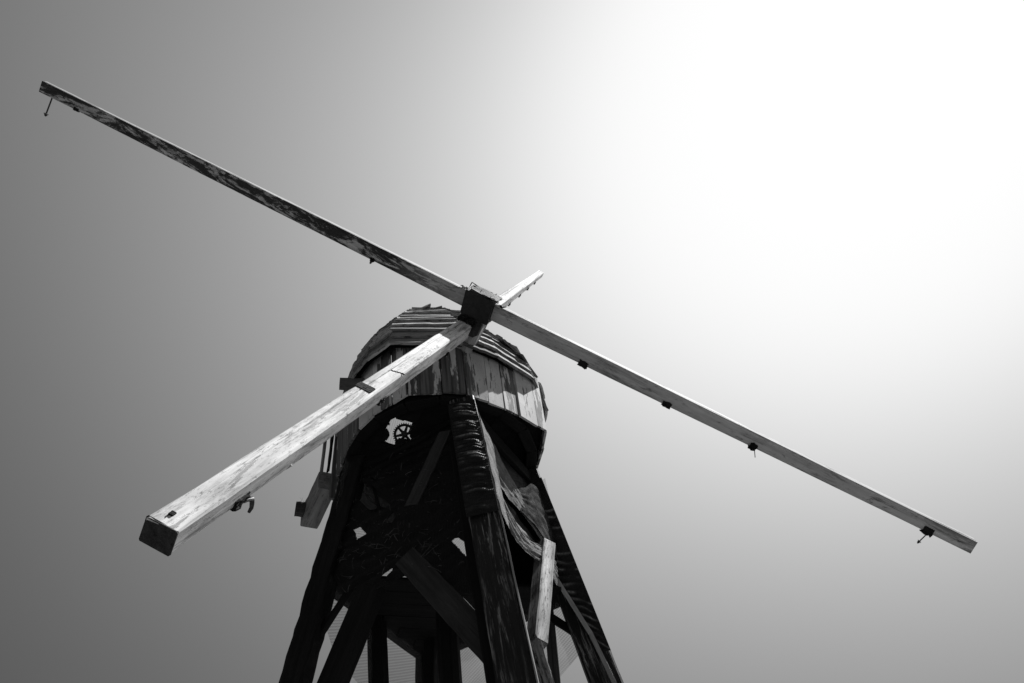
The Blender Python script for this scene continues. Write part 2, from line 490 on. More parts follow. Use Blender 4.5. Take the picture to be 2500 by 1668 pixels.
# braces in the front-left face: an inverted V
beam('brace', ins(FL, (-1.228, 5.650, 5.84), -.02), ins(FL, (-.41, 5.13, 4.36), -.02), .21, .10, FL[1].cross(Vector((.8, -.5, -1.5))), M['brown'], mill, 12, .003)
beam('brace', ins(FL, (-1.575, 5.745, 5.70), -.05), ins(FL, (-2.40, 5.91, 3.71), -.05), .25, .11, Vector((1, -.4, 0)), M['dark'], mill, 12, .003)
beam('brace', ins(FL, (-.80, 5.66, 7.23), .0), ins(FL, (-1.17, 5.71, 6.42), .0), .16, .07, Vector((1, -.4, 0)), M['brown'], mill, 8, .003)
beam('brace', ins(FL, (-1.80, 5.88, 5.86), -.06), ins(FL, (-2.10, 5.95, 5.45), -.06), .05, .05, Vector((1, -.4, 0)), M['dark'], mill, 4, .002)
# front-right face: sunlit brace leaning from the right post down to the front post
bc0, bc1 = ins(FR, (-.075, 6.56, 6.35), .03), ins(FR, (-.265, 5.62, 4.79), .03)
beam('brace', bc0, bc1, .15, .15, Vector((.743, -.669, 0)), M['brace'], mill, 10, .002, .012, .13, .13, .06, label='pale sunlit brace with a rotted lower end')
beam('brace', ins(FR, (-.265, 5.53, 4.74), .02), ins(FR, (-.10, 5.72, 3.6), .02), .13, .10, Vector((0, 1, 0)), M['brace'], mill, 10, .004, label='pale lower brace')
# back faces
beam('brace', ins(BR, (-.10, 7.03, 6.25), -.04), ins(BR, (-.20, 7.19, 4.9), -.04), .085, .09, Vector((1, .3, 0)), M['brown'], mill, 8, .002)
beam('brace', ins(BR, (-.14, 7.06, 5.92), -.02), ins(BR, (.12, 6.98, 5.60), -.02), .07, .07, Vector((0, 0, 1)), M['dark'], mill, 6, .002)
beam('brace', ins(BL, (-1.78, 6.69, 6.15), -.03), ins(BL, (-1.79, 6.95, 5.0), -.03), .15, .12, Vector((1, -.3, 0)), M['dark'], mill, 8, .002)
beam('brace', ins(BL, (-1.45, 7.25, 6.3), -.16), ins(BL, (-1.55, 7.33, 4.9), -.16), .12, .12, Vector((1, -.3, 0)), M['dark'], mill, 8, .002)
# hollow king post down the middle
beam('king_post', (AX.x - .075, AX.y, 0), (AX.x - .075, AX.y, 7.8), .18, .18, azv(-92), M['dark'], mill, 20, .003, .05)
# girts between the posts
for a, b, F in ((-1, 0, FL), (0, 1, FR), (1, 2, BR), (2, -1, BL)):
    for z in (3.2, 7.40):
        if F is FL and z > 7: continue
        beam('girt', leg_at(a, z), leg_at(b, z), .16, .16, Vector((0, 0, 1)), M['dark'], mill, 6, .003)
for a, b in ((-1, 2), (1, 2)):
    beam('girt', leg_at(a, 6.08), leg_at(b, 6.08), .14, .20, Vector((0, 0, 1)), M['dark'], mill, 6, .003)
# boarded platform in the back half of the tower
plat = empty('platform', None, parent=mill)
fdir, sdir = Vector((math.cos(PH), math.sin(PH), 0)), Vector((-math.sin(PH), math.cos(PH), 0))
for q in range(7):
    d_ = -1.08 + q * .19; hl = 1.17 - abs(d_ + .09 * (1 if d_ > 0 else -1))
    m_ = Vector((AX.x, AX.y, 5.99)) + fdir * d_
    beam('platform_board', m_ - sdir * hl, m_ + sdir * hl, .186, .03, fdir, M['dark'], plat, 4, .002, .004)
# thin bars crossing behind the torn opening
beam('bar', ins(FL, (-1.70, 6.02, 7.25), -.08), ins(FL, (-1.50, 5.84, 6.35), -.08), .035, .03, Vector((1, 0, 0)), M['dark'], mill)
beam('bar', ins(FL, (-1.90, 6.07, 6.86), -.10), ins(FL, (-1.36, 5.81, 6.62), -.10), .05, .04, Vector((0, 0, 1)), M['dark'], mill)

# ------------------------------------------------------------------ cap: skirt
SEAM = [(-184, 1.125), (-170, 1.129), (-162, 1.079), (-145.5, 1.054), (-131.6, 1.065), (-118.6, 1.081), (-106, 1.095), (-95.8, 1.149),
        (-78.5, 1.094), (-65.7, 1.087), (-52, 1.066), (-41.2, 1.068), (-31, 1.089), (-18.2, 1.151), (-12.1, 1.202),
        (0, 1.114), (15, 1.05), (30, 1.07), (45, 1.09), (60, 1.10), (75, 1.13), (90, 1.13), (105, 1.10), (120, 1.08), (135, 1.06), (150, 1.08), (163, 1.12), (176, 1.125)]
def rim_r(az):
    az = ((az + 184) % 360) - 184
    return interp(SEAM, az)
skirt = empty('cap_skirt', None, parent=mill)
def cpt(az, r, h): return Vector((C.x + r * math.cos(rad(az)), C.y + r * math.sin(rad(az)), C.z + h))
for (a0, r0), (a1, r1) in zip(SEAM, SEAM[1:]):
    g = .35
    lo = random.uniform(-.018, .018)
    dr = random.uniform(-.012, .012)
    top0, top1 = r0 + .02 + dr, r1 + .02 + dr
    P = [cpt(a0 + g, top0, .84), cpt(a0 + g, r0 + dr, lo), cpt(a1 - g, r1 + dr, lo + random.uniform(-.006, .006)), cpt(a1 - g, top1, .84)]
    nrm = azv((a0 + a1) / 2)
    am = (a0 + a1) / 2
    quadplate('plank', P, nrm, .026, M['skirt'], skirt, 8, .002)
# curb ring of short timbers inside the skirt
curb = empty('curb_ring', None, parent=mill)
for q in range(18):
    a0, a1 = q * 20, q * 20 + 20
    beam('curb_timber', cpt(a0, .985, .03), cpt(a1, .985, .03), .07, .12, Vector((0, 0, 1)), M['dark'], curb, 1)

# cap floor boards, with the opening the gear shows in
HOLE = [(-.346, -.783), (-.323, -.743), (-.259, -.694), (-.242, -.702), (-.156, -.634), (-.176, -.589), (-.223, -.50), (-.245, -.455), (-.232, -.392),
        (-.251, -.375), (-.36, -.448), (-.404, -.412), (-.441, -.359), (-.563, -.459), (-.505, -.465), (-.46, -.504), (-.446, -.551), (-.466, -.624), (-.418, -.678), (-.379, -.742)]
HOLE2 = [(-.245, -.952), (-.204, -.894), (-.218, -.882), (-.273, -.92)]
HOLE3 = [(-.182, -.861), (-.138, -.901), (-.107, -.873), (-.141, -.862)]
floor = empty('cap_floor', None, parent=mill)
def floor_board(y0, y1):
    """one board of the cap floor, cut to the round and to the torn openings"""
    cs = .0125; vs = []; fs = []; idx = {}; th = .028
    def vid(i, j, t):
        key = (i, j, t)
        if key not in idx: idx[key] = len(vs); vs.append((C.x + nh2.x * (i * cs) + uh2.x * (y0 + (y1 - y0) * j / nj), C.y + nh2.y * (i * cs) + uh2.y * (y0 + (y1 - y0) * j / nj), C.z + .10 + t * th))
        return idx[key]
    nj = max(1, round((y1 - y0) / cs)); cells = set()
    for i in range(-90, 90):
        for j in range(nj):
            a_, b_ = (i + .5) * cs, y0 + (y1 - y0) * (j + .5) / nj
            x = nh2.x * a_ + uh2.x * b_; y = nh2.y * a_ + uh2.y * b_
            if math.hypot(x, y) > .975 * rim_r(math.degrees(math.atan2(y, x))): continue
            if any(inpoly(x, y, h) for h in (HOLE, HOLE2, HOLE3)): continue
            if x < -.45 and y > .02 and y < .75: continue
            cells.add((i, j))
    for i, j in cells:
        fs.append((vid(i, j, 0), vid(i, j + 1, 0), vid(i + 1, j + 1, 0), vid(i + 1, j, 0)))
        fs.append((vid(i, j, 1), vid(i + 1, j, 1), vid(i + 1, j + 1, 1), vid(i, j + 1, 1)))
        for di, dj, e in ((1, 0, ((1, 0), (1, 1))), (-1, 0, ((0, 1), (0, 0))), (0, 1, ((1, 1), (0, 1))), (0, -1, ((0, 0), (1, 0)))):
            if (i + di, j + dj) not in cells:
                (p, q), (r_, t_) = e
                fs.append((vid(i + p, j + q, 0), vid(i + r_, j + t_, 0), vid(i + r_, j + t_, 1), vid(i + p, j + q, 1)))
    if not fs: return
    me = bpy.data.meshes.new('floor_board'); me.from_pydata(vs, [], fs); me.update()
    link('floor_board', me, M['dark'], floor)
nh2 = Vector((.5997, -.8003, 0)); uh2 = Vector((-.8003, -.5997, 0))
for q in range(10): floor_board(-1.25 + q * .25 + .002, -1.0 + q * .25 - .002)
# gear wheel above the opening
def gear(name, ctr, nrm, R, mat, parent):
    nt_ = 30; vs = []; fs = []
    th = .022
    prof = []
    for i in range(nt_):
        a = 2 * math.pi * i / nt_; w = 2 * math.pi / nt_
        for da, rr in ((0, R), (.25 * w, R), (.4 * w, R * .9), (.85 * w, R * .9)): prof.append((a + da, rr))
    n = len(prof)
    for z in (-th / 2, th / 2):
        for a, rr in prof: vs.append((rr * math.cos(a), rr * math.sin(a), z))
        for a, rr in prof: vs.append((R * .70 * math.cos(a), R * .70 * math.sin(a), z))
    for i in range(n):
        j = (i + 1) % n
        fs += [(i, j, n + j, n + i), (2 * n + i, 3 * n + i, 3 * n + j, 2 * n + j), (i, 2 * n + i, 2 * n + j, j), (n + i, n + j, 3 * n + j, 3 * n + i)]
    base = len(vs)
    def box(a, r0, r1, w, t):
        b = len(vs); ca, sa = math.cos(a), math.sin(a)
        for z in (-t / 2, t / 2):
            for r_, s_ in ((r0, -w), (r1, -w * .7), (r1, w * .7), (r0, w)): vs.append((r_ * ca - s_ * sa, r_ * sa + s_ * ca, z))
        fs.extend([(b, b + 3, b + 2, b + 1), (b + 4, b + 5, b + 6, b + 7)] + [(b + i, b + (i + 1) % 4, b + 4 + (i + 1) % 4, b + 4 + i) for i in range(4)])
    for q in range(6): box(q * math.pi / 3 + .5, .02, R * .74, .016, .018)
    b = len(vs); m_ = 16
    for z in (-.06, .06):
        for i in range(m_): vs.append((R * .27 * math.cos(2 * math.pi * i / m_), R * .27 * math.sin(2 * math.pi * i / m_), z))
    fs += [tuple(b + i for i in reversed(range(m_))), tuple(b + m_ + i for i in range(m_))] + [(b + i, b + (i + 1) % m_, b + m_ + (i + 1) % m_, b + m_ + i) for i in range(m_)]
    me = bpy.data.meshes.new(name); me.from_pydata(vs, [], fs); me.update()
    z = Vector(nrm).normalized(); x = Vector((1, 0, .1)).cross(z).normalized(); y = z.cross(x)
    m = Matrix((x, y, z)).transposed().to_4x4(); m.translation = ctr
    return link(name, me, mat, parent, m)
gear('gear_wheel', C + Vector((-.327, -.361, .25)), (.12, -.75, -.62), .125, M['iron'], mill)

# ------------------------------------------------------------------ cap: roof
PROF = [(.70, 1.275), (.83, 1.26), (.97, 1.235), (1.11, 1.195), (1.25, 1.14), (1.385, 1.072), (1.52, .995), (1.65, .925), (1.78, .855),
        (1.90, .785), (2.01, .712), (2.12, .63), (2.22, .54), (2.31, .44), (2.39, .32)]
FAC = [(-184, .92), (-160, .885), (-145, .87), (-130, .92), (-102, 1.0), (-67, .93), (-45, .89), (-20, .94), (5, .965), (60, .97), (120, .97), (150, .95), (176, .92)]
def roof_f(az):
    az = ((az + 184) % 360) - 184
    return interp(FAC, az)
VAZ = [-180, -160, -145, -130, -116, -102, -67, -45, -20, 5, 30, 55, 80, 105, 130, 155, 180]
roof = empty('cap_roof', None, parent=mill)
GONE = {(a, b) for a in (13, 14, 15) for b in range(4, 13)}
for kk in range(len(PROF) - 1):
    for q in range(len(VAZ) - 1):
        if (q, kk) in GONE: continue
        a0, a1 = VAZ[q], VAZ[q + 1]
        (h0, r0), (h1, r1) = PROF[kk], PROF[kk + 1]
        h0 = h0 - .018 + random.uniform(-.007, .007)
        tl = random.uniform(-.011, .011)
        o0, o1 = .040 + random.uniform(-.008, .010), -.006
        e = .25 if kk < 8 else .5
        x0 = a0 - .06; x1 = a1 + .06
        P = [cpt(x0, (r0 + o0) * roof_f(x0), h0 + tl), cpt(x1, (r0 + o0) * roof_f(x1), h0 - tl),
             cpt(x1, (r1 + o1) * roof_f(x1), h1 + .012), cpt(x0, (r1 + o1) * roof_f(x0), h1 + .012)]
        nrm = (P[1] - P[0]).cross(P[3] - P[0]).normalized()
        if nrm.dot(azv((a0 + a1) / 2) + Vector((0, 0, .3))) < 0: nrm = -nrm
        quadplate('roof_board', P, nrm, .032, M['roof'], roof, 8, .008)
# dark shell added to stop light leaks, open where rear boards are gone
vs = []; fs = []
naz = len(VAZ) - 1
for h_, r_ in PROF:
    for q in range(naz): vs.append(tuple(cpt(VAZ[q], (r_ - .045) * roof_f(VAZ[q]), h_ - .01)))
for kk in range(len(PROF) - 1):
    for q in range(naz):
        if (q, kk) in GONE or (q, kk + 1) in GONE or (q, kk - 1) in GONE: continue
        a = kk * naz + q; b = kk * naz + (q + 1) % naz; fs.append((a, b, b + naz, a + naz))
me = bpy.data.meshes.new('light_seal'); me.from_pydata(vs, [], fs); me.update()
link('light_seal', me, M['dark'], roof)
# capping over the crown: a few ragged boards and a ridge piece
for q in range(10):
    a0 = q * 36; a1 = a0 + 37
    P = [cpt(a0, .36, 2.37), cpt(a1, .36, 2.37), cpt(a1, .03, 2.50), cpt(a0, .03, 2.50)]
    nrm = Vector((0, 0, 1)) + azv(a0 + 18) * .4
    quadplate('crown_board', P, nrm, .025, M['roof'], roof, 3, .006)
for q in range(11):
    a_ = -100 + q * 4.6 + random.uniform(-2, 2); r_ = random.uniform(.60, .70)
    p = cpt(a_, r_ * roof_f(a_), 2.46 - .62 * r_ + random.uniform(-.015, .01)); tx = azv(a_ + 90 + random.uniform(-8, 8))
    quadplate('loose_board', [p, p + tx * random.uniform(.10, .30), p + tx * .18 + azv(a_) * -.09 + Vector((0, 0, .025)), p + azv(a_) * -.08 + Vector((0, 0, .03))], azv(a_) * .5 + Vector((0, 0, 1)), .022, M['roof'], roof, 3, .008)
for a_, h_, r_ in ((-18, .98, 1.25), (-14, 1.28, 1.15), (-8, 1.55, 1.02), (-30, 1.12, 1.21), (-5, .80, 1.28), (2, 1.80, .90), (-3, 1.42, 1.09)):
    p = cpt(a_, (r_ + .025) * roof_f(a_), h_); tx = azv(a_ + 90) + Vector((0, 0, random.uniform(-.05, .05))); upv = Vector((0, 0, .09)) - azv(a_) * .07
    l_ = random.uniform(.22, .42)
    quadplate('loose_board', [p - tx * l_ * .5, p + tx * l_ * .6, p + tx * l_ * .5 + upv, p - tx * l_ * .5 + upv], azv(a_) + Vector((0, 0, .4)), .024, M['roof'], roof, 4, .010)
# tail and cross timbers of the cap
nh = Vector((.5997, -.8003, 0)); uh = Vector((-.887, -.462, 0))
big = beam('tail_beam', (-2.235, 6.40, 7.60), (-2.60, 6.95, 7.60), .20, .24, uh, M['beam'], mill, 8, .004, .014, label='grey painted tail beam beside the skirt')
beam('cross_beam', (-2.46, 6.85, 7.60), (-2.70, 6.75, 7.61), .16, .15, Vector((.2, -.9, 0)), M['brown'], mill, 6, .005, .045)
beam('cross_beam', (-1.2, 5.80, 8.17), (-1.90, 5.58, 8.19), .15, .17, nh, M['skirt_in'], mill, 12, .004, .03, .12, .11, label='rounded cross beam end below the eave')
beam('rod', (-2.325, 6.42, 7.56), (-2.29, 6.40, 8.55), .045, .03, nh, M['beam'], mill, 6, .001)
beam('hanging_board', (-2.232, 6.47, 8.6), (-2.262, 6.47, 7.81), .07, .03, nh, M['dark'], mill, 8, .004, .004, .05, .02, .02)
beam('hanging_board', (-2.135, 6.40, 8.35), (-2.145, 6.38, 7.30), .035, .10, nh, M['skirt'], mill, 8, .002)

# ------------------------------------------------------------------ rotor
HP = Vector((-.363, 5.215, 8.465))
U = Vector((-.79478, -.41410, .44367)); V = Vector((-.20865, -.50005, -.84049)); N = Vector((.56990, -.76057, .31103))
def R(u, v, n): return HP + U * u + V * v + N * n
D = .138
def notched(w, h, c=.012, nx=.02, nd=.006):
    """profile: local y across, local z = +n side carries a groove"""
    a, b = w / 2, h / 2
    return [(-a + c, -b), (a - c, -b), (a, -b + c), (a, b - c), (a - c, b), (nx + .004, b), (nx, b - nd), (nx - .004, b), (-a + c, b), (-a, b - c), (-a, -b + c)]
def stock(mat, along, across, d, Lp, Lm, ah, bh, tp, tm, label):
    """one stock through the hub, built as a single tapered timber; tp/tm = (a, b, off_n, off_w) at each tip"""
    mw = frame(R(0, 0, 0) + N * d, along, across)
    sgn = 1 if (mw.to_3x3() @ Vector((0, 0, 1))).dot(N) > 0 else -1
    sta = [(-Lm, tm)] + [(-Lm * (1 - i / 14), None) for i in range(1, 14)] + [(0, None)] + [(Lp * i / 14, None) for i in range(1, 14)] + [(Lp, tp)]
    vs = []; fs = []; n = 11
    for x, _ in sta:
        T = tp if x > 0 else tm; t = abs(x) / (Lp if x > 0 else Lm)
        a = ah * (1 - t) + T[0] * t; b = bh * (1 - t) + T[1] * t
        for y, z in notched(b, a, .008 if abs(x) > .97 * (Lp if x > 0 else Lm) else .013):
            if sgn < 0: z = -z
            y += T[3] * t; z += sgn * T[2] * t
            x2 = x
            if t > .99: x2 += random.uniform(-.006, .006)
            vs.append((x2 if t <= .99 else x2, y + random.uniform(-.0022, .0022), z + random.uniform(-.0018, .0018)))
    m = len(sta)
    for i in range(m - 1):
        for j in range(n):
            p = i * n + j; q = i * n + (j + 1) % n
            fs.append((p, q, q + n, p + n) if sgn > 0 else (p, p + n, q + n, q))
    fs.append(tuple(reversed(range(n)))); fs.append(tuple((m - 1) * n + j for j in range(n)))
    me = bpy.data.meshes.new('sail_stock'); me.from_pydata(vs, [], fs); me.update()
    return link('sail_stock', me, mat, mill, mw, label)
cross = stock(M['stock_cross'], U, V, D, 5.50, 5.592, .174, .128, (.129, .090, .017, -.007), (.134, .128, .031, -.004),
              'long level sail stock with a black mouldy left arm')
nearf = stock(M['stock_near'], V, U, -D, 5.519, 5.536, .190, .151, (.119, .147, .013, .015), (.097, .10, .016, .029),
              'white sail stock whose lower arm hangs down towards the viewer')
bpy.context.view_layer.update()
# dark end grain cap of the lower arm
def chunk(name, c, ax, sx, sy, sz, mat, parent, jit=.006, seed=None):
    """small ragged block: axes ax = (X, Y, Z) vectors, half sizes"""
    vs = []; n = 4
    X, Y, Z = [Vector(a).normalized() for a in ax]
    idx = {}; fs = []
    for f_ in range(6):
        for i in range(n):
            for j in range(n):
                q = []
                for (a, b) in ((i, j), (i + 1, j), (i + 1, j + 1), (i, j + 1)):
                    s, t = a / n * 2 - 1, b / n * 2 - 1
                    p = [(s, t, 1), (t, s, -1), (1, s, t), (-1, t, s), (t, 1, s), (s, -1, t)][f_]
                    kx = tuple(round(w * 8) for w in p)
                    if kx not in idx:
                        idx[kx] = len(vs)
                        vs.append(tuple(w * h + random.uniform(-jit, jit) for w, h in zip(p, (sx, sy, sz))))
                    q.append(idx[kx])
                fs.append(tuple(q))
    me = bpy.data.meshes.new(name); me.from_pydata(vs, [], fs); me.update()
    m = Matrix((X, Y, Z)).transposed().to_4x4(); m.translation = Vector(c)
    return link(name, me, mat, parent, m)
# mortise stubs of the vanished sail bars
for u_, n_, s_ in ((-1.284, .075, 1), (-2.248, .085, 1), (-3.216, .10, .95), (-5.125, .115, 1.0), (1.233, .10, .5), (5.001, .13, .45)):
    t = abs(u_) / 5.55; lowz = D + (.031 if u_ < 0 else .017) * t - (.174 * (1 - t) + .131 * t) / 2
    bv = (.128 * (1 - t) + (.128 if u_ < 0 else .09) * t) / 2
    chunk('bar_stub', R(u_, bv - .016, lowz + .012), (U, N, V), .045 * s_ * random.uniform(.85, 1.15), .036 * s_ * random.uniform(.8, 1.1), .026, M['rot'], cross, .010)
for v_, s_ in ((-2.338, 1), (-3.18, 1), (-3.956, 1), (-4.661, 1), (.999, .8), (2.868, 1.1)):
    t = abs(v_) / 5.53; a = .19 * (1 - t) + (.119 if v_ > 0 else .097) * t; b = .151 * (1 - t) + (.147 if v_ > 0 else .10) * t
    on = (.013 if v_ > 0 else .016) * t; ow = (.015 if v_ > 0 else .029) * t
    chunk('bar_stub', R(ow - b / 2 + .012, v_, -D + on - a / 2 + .012), (V, N, U), .05 * s_, .022 * s_, .020, M['rot'], nearf, .007)
def rod(name, pts, r, mat, parent, n=8):
    pts = [Vector(p) for p in pts]; vs = []; fs = []
    for i, p in enumerate(pts):
        d = (pts[min(i + 1, len(pts) - 1)] - pts[max(i - 1, 0)]).normalized()
        x = d.orthogonal().normalized(); y = d.cross(x)
        if i == 0: x0 = x
        else:
            x = (x0 - d * x0.dot(d)).normalized(); y = d.cross(x); x0 = x
        rr = r[i] if isinstance(r, (list, tuple)) else r
        for j in range(n):
            a = 2 * math.pi * j / n; vs.append(p + x * rr * math.cos(a) + y * rr * math.sin(a))
    for i in range(len(pts) - 1):
        for j in range(n):
            a = i * n + j; b = i * n + (j + 1) % n; fs.append((a, b, b + n, a + n))
    fs.append(tuple(reversed(range(n)))); fs.append(tuple((len(pts) - 1) * n + j for j in range(n)))
    c = sum(pts, Vector()) / len(pts)
    me = bpy.data.meshes.new(name); me.from_pydata([tuple(v - c) for v in vs], [], fs); me.update()
    return link(name, me, mat, parent, Matrix.Translation(c))
def bolt(p0, p1, r, parent):
    p0, p1 = Vector(p0), Vector(p1); d = (p1 - p0).normalized()
    q = [p0, p1 - d * .035, p1 - d * .034, p1 - d * .026, p1 - d * .0255, p1 - d * .008, p1 - d * .0075, p1]
    rod('bolt', q, [r, r, r * 3.2, r * 3.2, r * 2.0, r * 2.0, r, r], M['iron'], parent, 8)
bolt(R(5.34, .012, .10), R(5.352, .02, -.135), .0085, cross)
bolt(R(-5.14, .04, .06), R(-5.11, .05, -.05), .006, cross)
rod('nail', [R(-3.24, .05, .08), R(-3.29, .06, .00)], .004, M['iron'], cross, 6)
bolt(R(1.235, .04, .075), R(1.24, .045, .015), .006, cross)
# bent iron hook under the lower arm
rod('hook', [R(-.05, 4.90, -.19), R(-.05, 4.858, -.205), R(-.052, 4.827, -.210), R(-.055, 4.768, -.232), R(-.055, 4.742, -.27), R(-.052, 4.715, -.31), R(-.05, 4.722, -.338)], [.010, .012, .012, .013, .013, .011, .008], M['iron'], nearf, 8)
chunk('bar_stub', R(-.05, 4.935, -.170), (V, N, U), .065, .026, .018, M['rot'], nearf, .010)
# the worn mortise, the break across the timber, and the sheet at the tip (all on the upper face)
def nface(v, h=0.0):
    t = v / 5.519; return -D + .013 * t + (.19 * (1 - t) + .119 * t) / 2 + h
chunk('mortise', R(.02, 3.14, nface(3.14, -.004)), (U, V, N), .060, .055, .010, M['rot'], nearf, .0018)
chunk('peg_hole', R(.02, 3.15, nface(3.15, .004)), (U, V, N), .013, .018, .004, M['rot'], nearf, .002)
chunk('peg_hole', R(.03, 5.43, nface(5.43, .0045)), (U, V, N), .011, .015, .004, M['rot'], nearf, .001)
for j in range(5):
    chunk('split', R(-.066 + .019 * j, 2.53 + .012 * j, nface(2.53, -.001)), (U, V, N), .011, .0035, .005, M['rot'], nearf, .0015)
# end grain of the lower arm, a dark weathered board
t = 1.0
endm = prism_mesh('end_board', rect(.152, .124, .004), rect(.150, .122, .005), .012, 1, .0025, .003)
link('end_board', endm, M['end'], nearf, frame(R(.015, 5.512, -D + .013), V, U))
# hub
hub = empty('poll_end', None, parent=mill)
def slant(p, k_): return [(y - k_ * z, z) for y, z in p]
hm = prism_mesh('hub_block', slant(rect(.315, .265, .016), .18), slant(rect(.305, .258, .014), .18), .36, 8, .007, .008)
link('hub_block', hm, M['hub'], hub, frame(R(-.035, -.13, .150), V, U))
hm = prism_mesh('hub_collar', rect(.27, .20, .03), rect(.26, .20, .03), .40, 4, .006, .006)
link('hub_collar', hm, M['hub'], hub, frame(R(-.03, -.20, -.07), V, U))
# weathered boards and splinters on the sunlit hub face
chunk('hub_plate', R(-.052, .05, .290), (U, V, N), .150, .150, .007, M['roof'], hub, .010)
for q in range(26):
    sd = random.choice((-1, 1))
    u_ = -.03 + random.uniform(-.22, .22); v_ = random.uniform(-.10, .22)
    if q < 14: u_ = -.03 + sd * random.uniform(.17, .27); v_ = random.uniform(-.02, .10)
    dd = (U * random.uniform(-1, 1) + V * random.uniform(-.6, .6) + N * random.uniform(-.1, .35)).normalized()
    p = R(u_, v_, .297 if abs(u_ + .03) < .18 else .24); l = random.uniform(.03, .09)
    beam('splinter', p - dd * l * .5, p + dd * l * .5, random.uniform(.008, .022), .008, N, random.choice([M['flake'], M['rot'], M['brace']]), hub, 2, .003, .002, .004, .003)
for q in range(7):
    chunk('wedge', R(.075 - .026 * q, .235 + random.uniform(-.01, .02), -.015 + random.uniform(-.02, .02)), (U, V, N), .02, .03, .025, M['rot'], hub, .008)
sh = beam('windshaft', R(-.03, 0, 0), R(-.03, 0, -1.5), .27, .25, U, M['shaft'], mill, 6, .003, .05)
# splinters sticking out where paint lifts
rod('splinter', [R(-.03, 4.37, -.15), R(-.06, 4.385, -.175), R(-.05, 4.40, -.20)], [.012, .012, .003], M['flake'], nearf, 5)

# ------------------------------------------------------------------ netting
def fold_noise(x, y, s=1.0, seed=0.0): return mnoise.noise(Vector((x * s + seed, y * s + seed * .7, seed)))
class Plane2:
    """2-D axes on a tower face: s horizontal, z vertical"""
    def __init__(self, F): self.P, self.n = F; self.h = Vector((0, 0, 1)).cross(self.n).normalized()
    def s(self, p): return (Vector(p) - self.P).dot(self.h)
    def at(self, s, z, off=0.0):
        # walk to height z on the sloping face
        b = self.P + self.h * s; w = self.n.cross(self.h).normalized()
        if w.z < 0: w = -w
        return b + w * ((z - b.z) / w.z) + self.n * off
fl, fr, br, bl = Plane2(FL), Plane2(FR), Plane2(BR), Plane2(BL)
def net_thing(name, label):
    o = None
    return label
# (a) dark torn sheet in the front-left face
holes = dict(
 A=[[-1.793, 6.049, 7.176], [-1.637, 5.968, 7.027], [-1.583, 5.936, 6.947], [-1.451, 5.854, 6.719], [-1.392, 5.812, 6.575], [-1.439, 5.83, 6.57], [-1.534, 5.869, 6.581], [-1.589, 5.893, 6.599], [-1.69, 5.956, 6.773], [-1.82, 6.036, 6.991]],
 B=[[-1.764, 5.945, 6.466], [-1.702, 5.92, 6.465], [-1.626, 5.872, 6.331], [-1.721, 5.909, 6.322]],
 Cc=[[-1.388, 5.792, 6.439], [-1.351, 5.779, 6.452], [-1.328, 5.762, 6.387], [-1.35, 5.765, 6.34], [-1.376, 5.773, 6.327], [-1.435, 5.803, 6.377]],
 E=[[-1.897, 5.991, 6.415], [-1.872, 5.967, 6.312], [-1.908, 5.982, 6.312]],
 G=[[-1.691, 6.01, 7.184], [-1.663, 5.992, 7.135], [-1.697, 6.012, 7.18]],
 H=[[-1.637, 5.981, 7.127], [-1.597, 5.961, 7.092], [-1.565, 5.939, 7.021], [-1.622, 5.971, 7.092]],
 F=[[-.795, 5.47, 5.772], [-.74, 5.449, 5.775], [-.627, 5.383, 5.609], [-.646, 5.372, 5.474]],
 I=[[-1.465, 5.722, 5.665], [-1.418, 5.713, 5.744], [-1.349, 5.69, 5.772], [-1.343, 5.684, 5.743], [-1.389, 5.696, 5.695], [-1.432, 5.706, 5.642]])
hp = [[(fl.s(p), p[2]) for p in h] for h in holes.values()]
s_l, s_r = fl.s(leg_at(-1, 6.5)), fl.s(leg_at(0, 6.5))
low = [(-2.20, 6.26), (-2.073, 6.18), (-1.958, 6.02), (-1.86, 5.90), (-1.771, 5.74), (-1.688, 5.755), (-1.587, 5.767), (-1.443, 5.60), (-1.315, 5.62), (-1.215, 5.62), (-1.016, 5.40), (-.808, 5.22), (-.60, 5.08), (-.40, 5.0)]
NS, NZ = 170, 260
def fl_fn(a, b):
    z0 = 7.40
    r_ = lambda z: (fl.s(leg_at(-1, z)), fl.s(leg_at(0, z)))
    # lower edge depends on x along the face
    sL, sR = r_(6.0); s = sL + (sR - sL) * a
    xx = fl.at(s, 6.0).x
    zl = interp(low, xx)
    z = z0 + (zl - z0) * b
    sL, sR = r_(z); s = sL + (sR - sL) * a
    off = .02 + .012 * fold_noise(s * 3, z * 5, 1, 3.1) + .006 * math.sin(z * 40 + 6 * fold_noise(s * 2, z * 2, 1, 8))
    return fl.at(s, z, off), (s, z)
def fl_skip(*q):
    c = (q[0] + q[2]) / 2; s = fl.s(c)
    jx = .004 * mnoise.noise(c * 60); jz = .004 * mnoise.noise(c * 60 + Vector((9, 9, 9)))
    return any(inpoly(s + jx, c.z + jz, h) for h in hp)
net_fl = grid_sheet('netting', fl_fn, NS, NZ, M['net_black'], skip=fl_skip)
net_fl['label'] = 'black matted netting with torn holes over the left front of the tower'
net_fl['category'] = 'netting'; net_fl['group'] = 'netting hung on the tower'
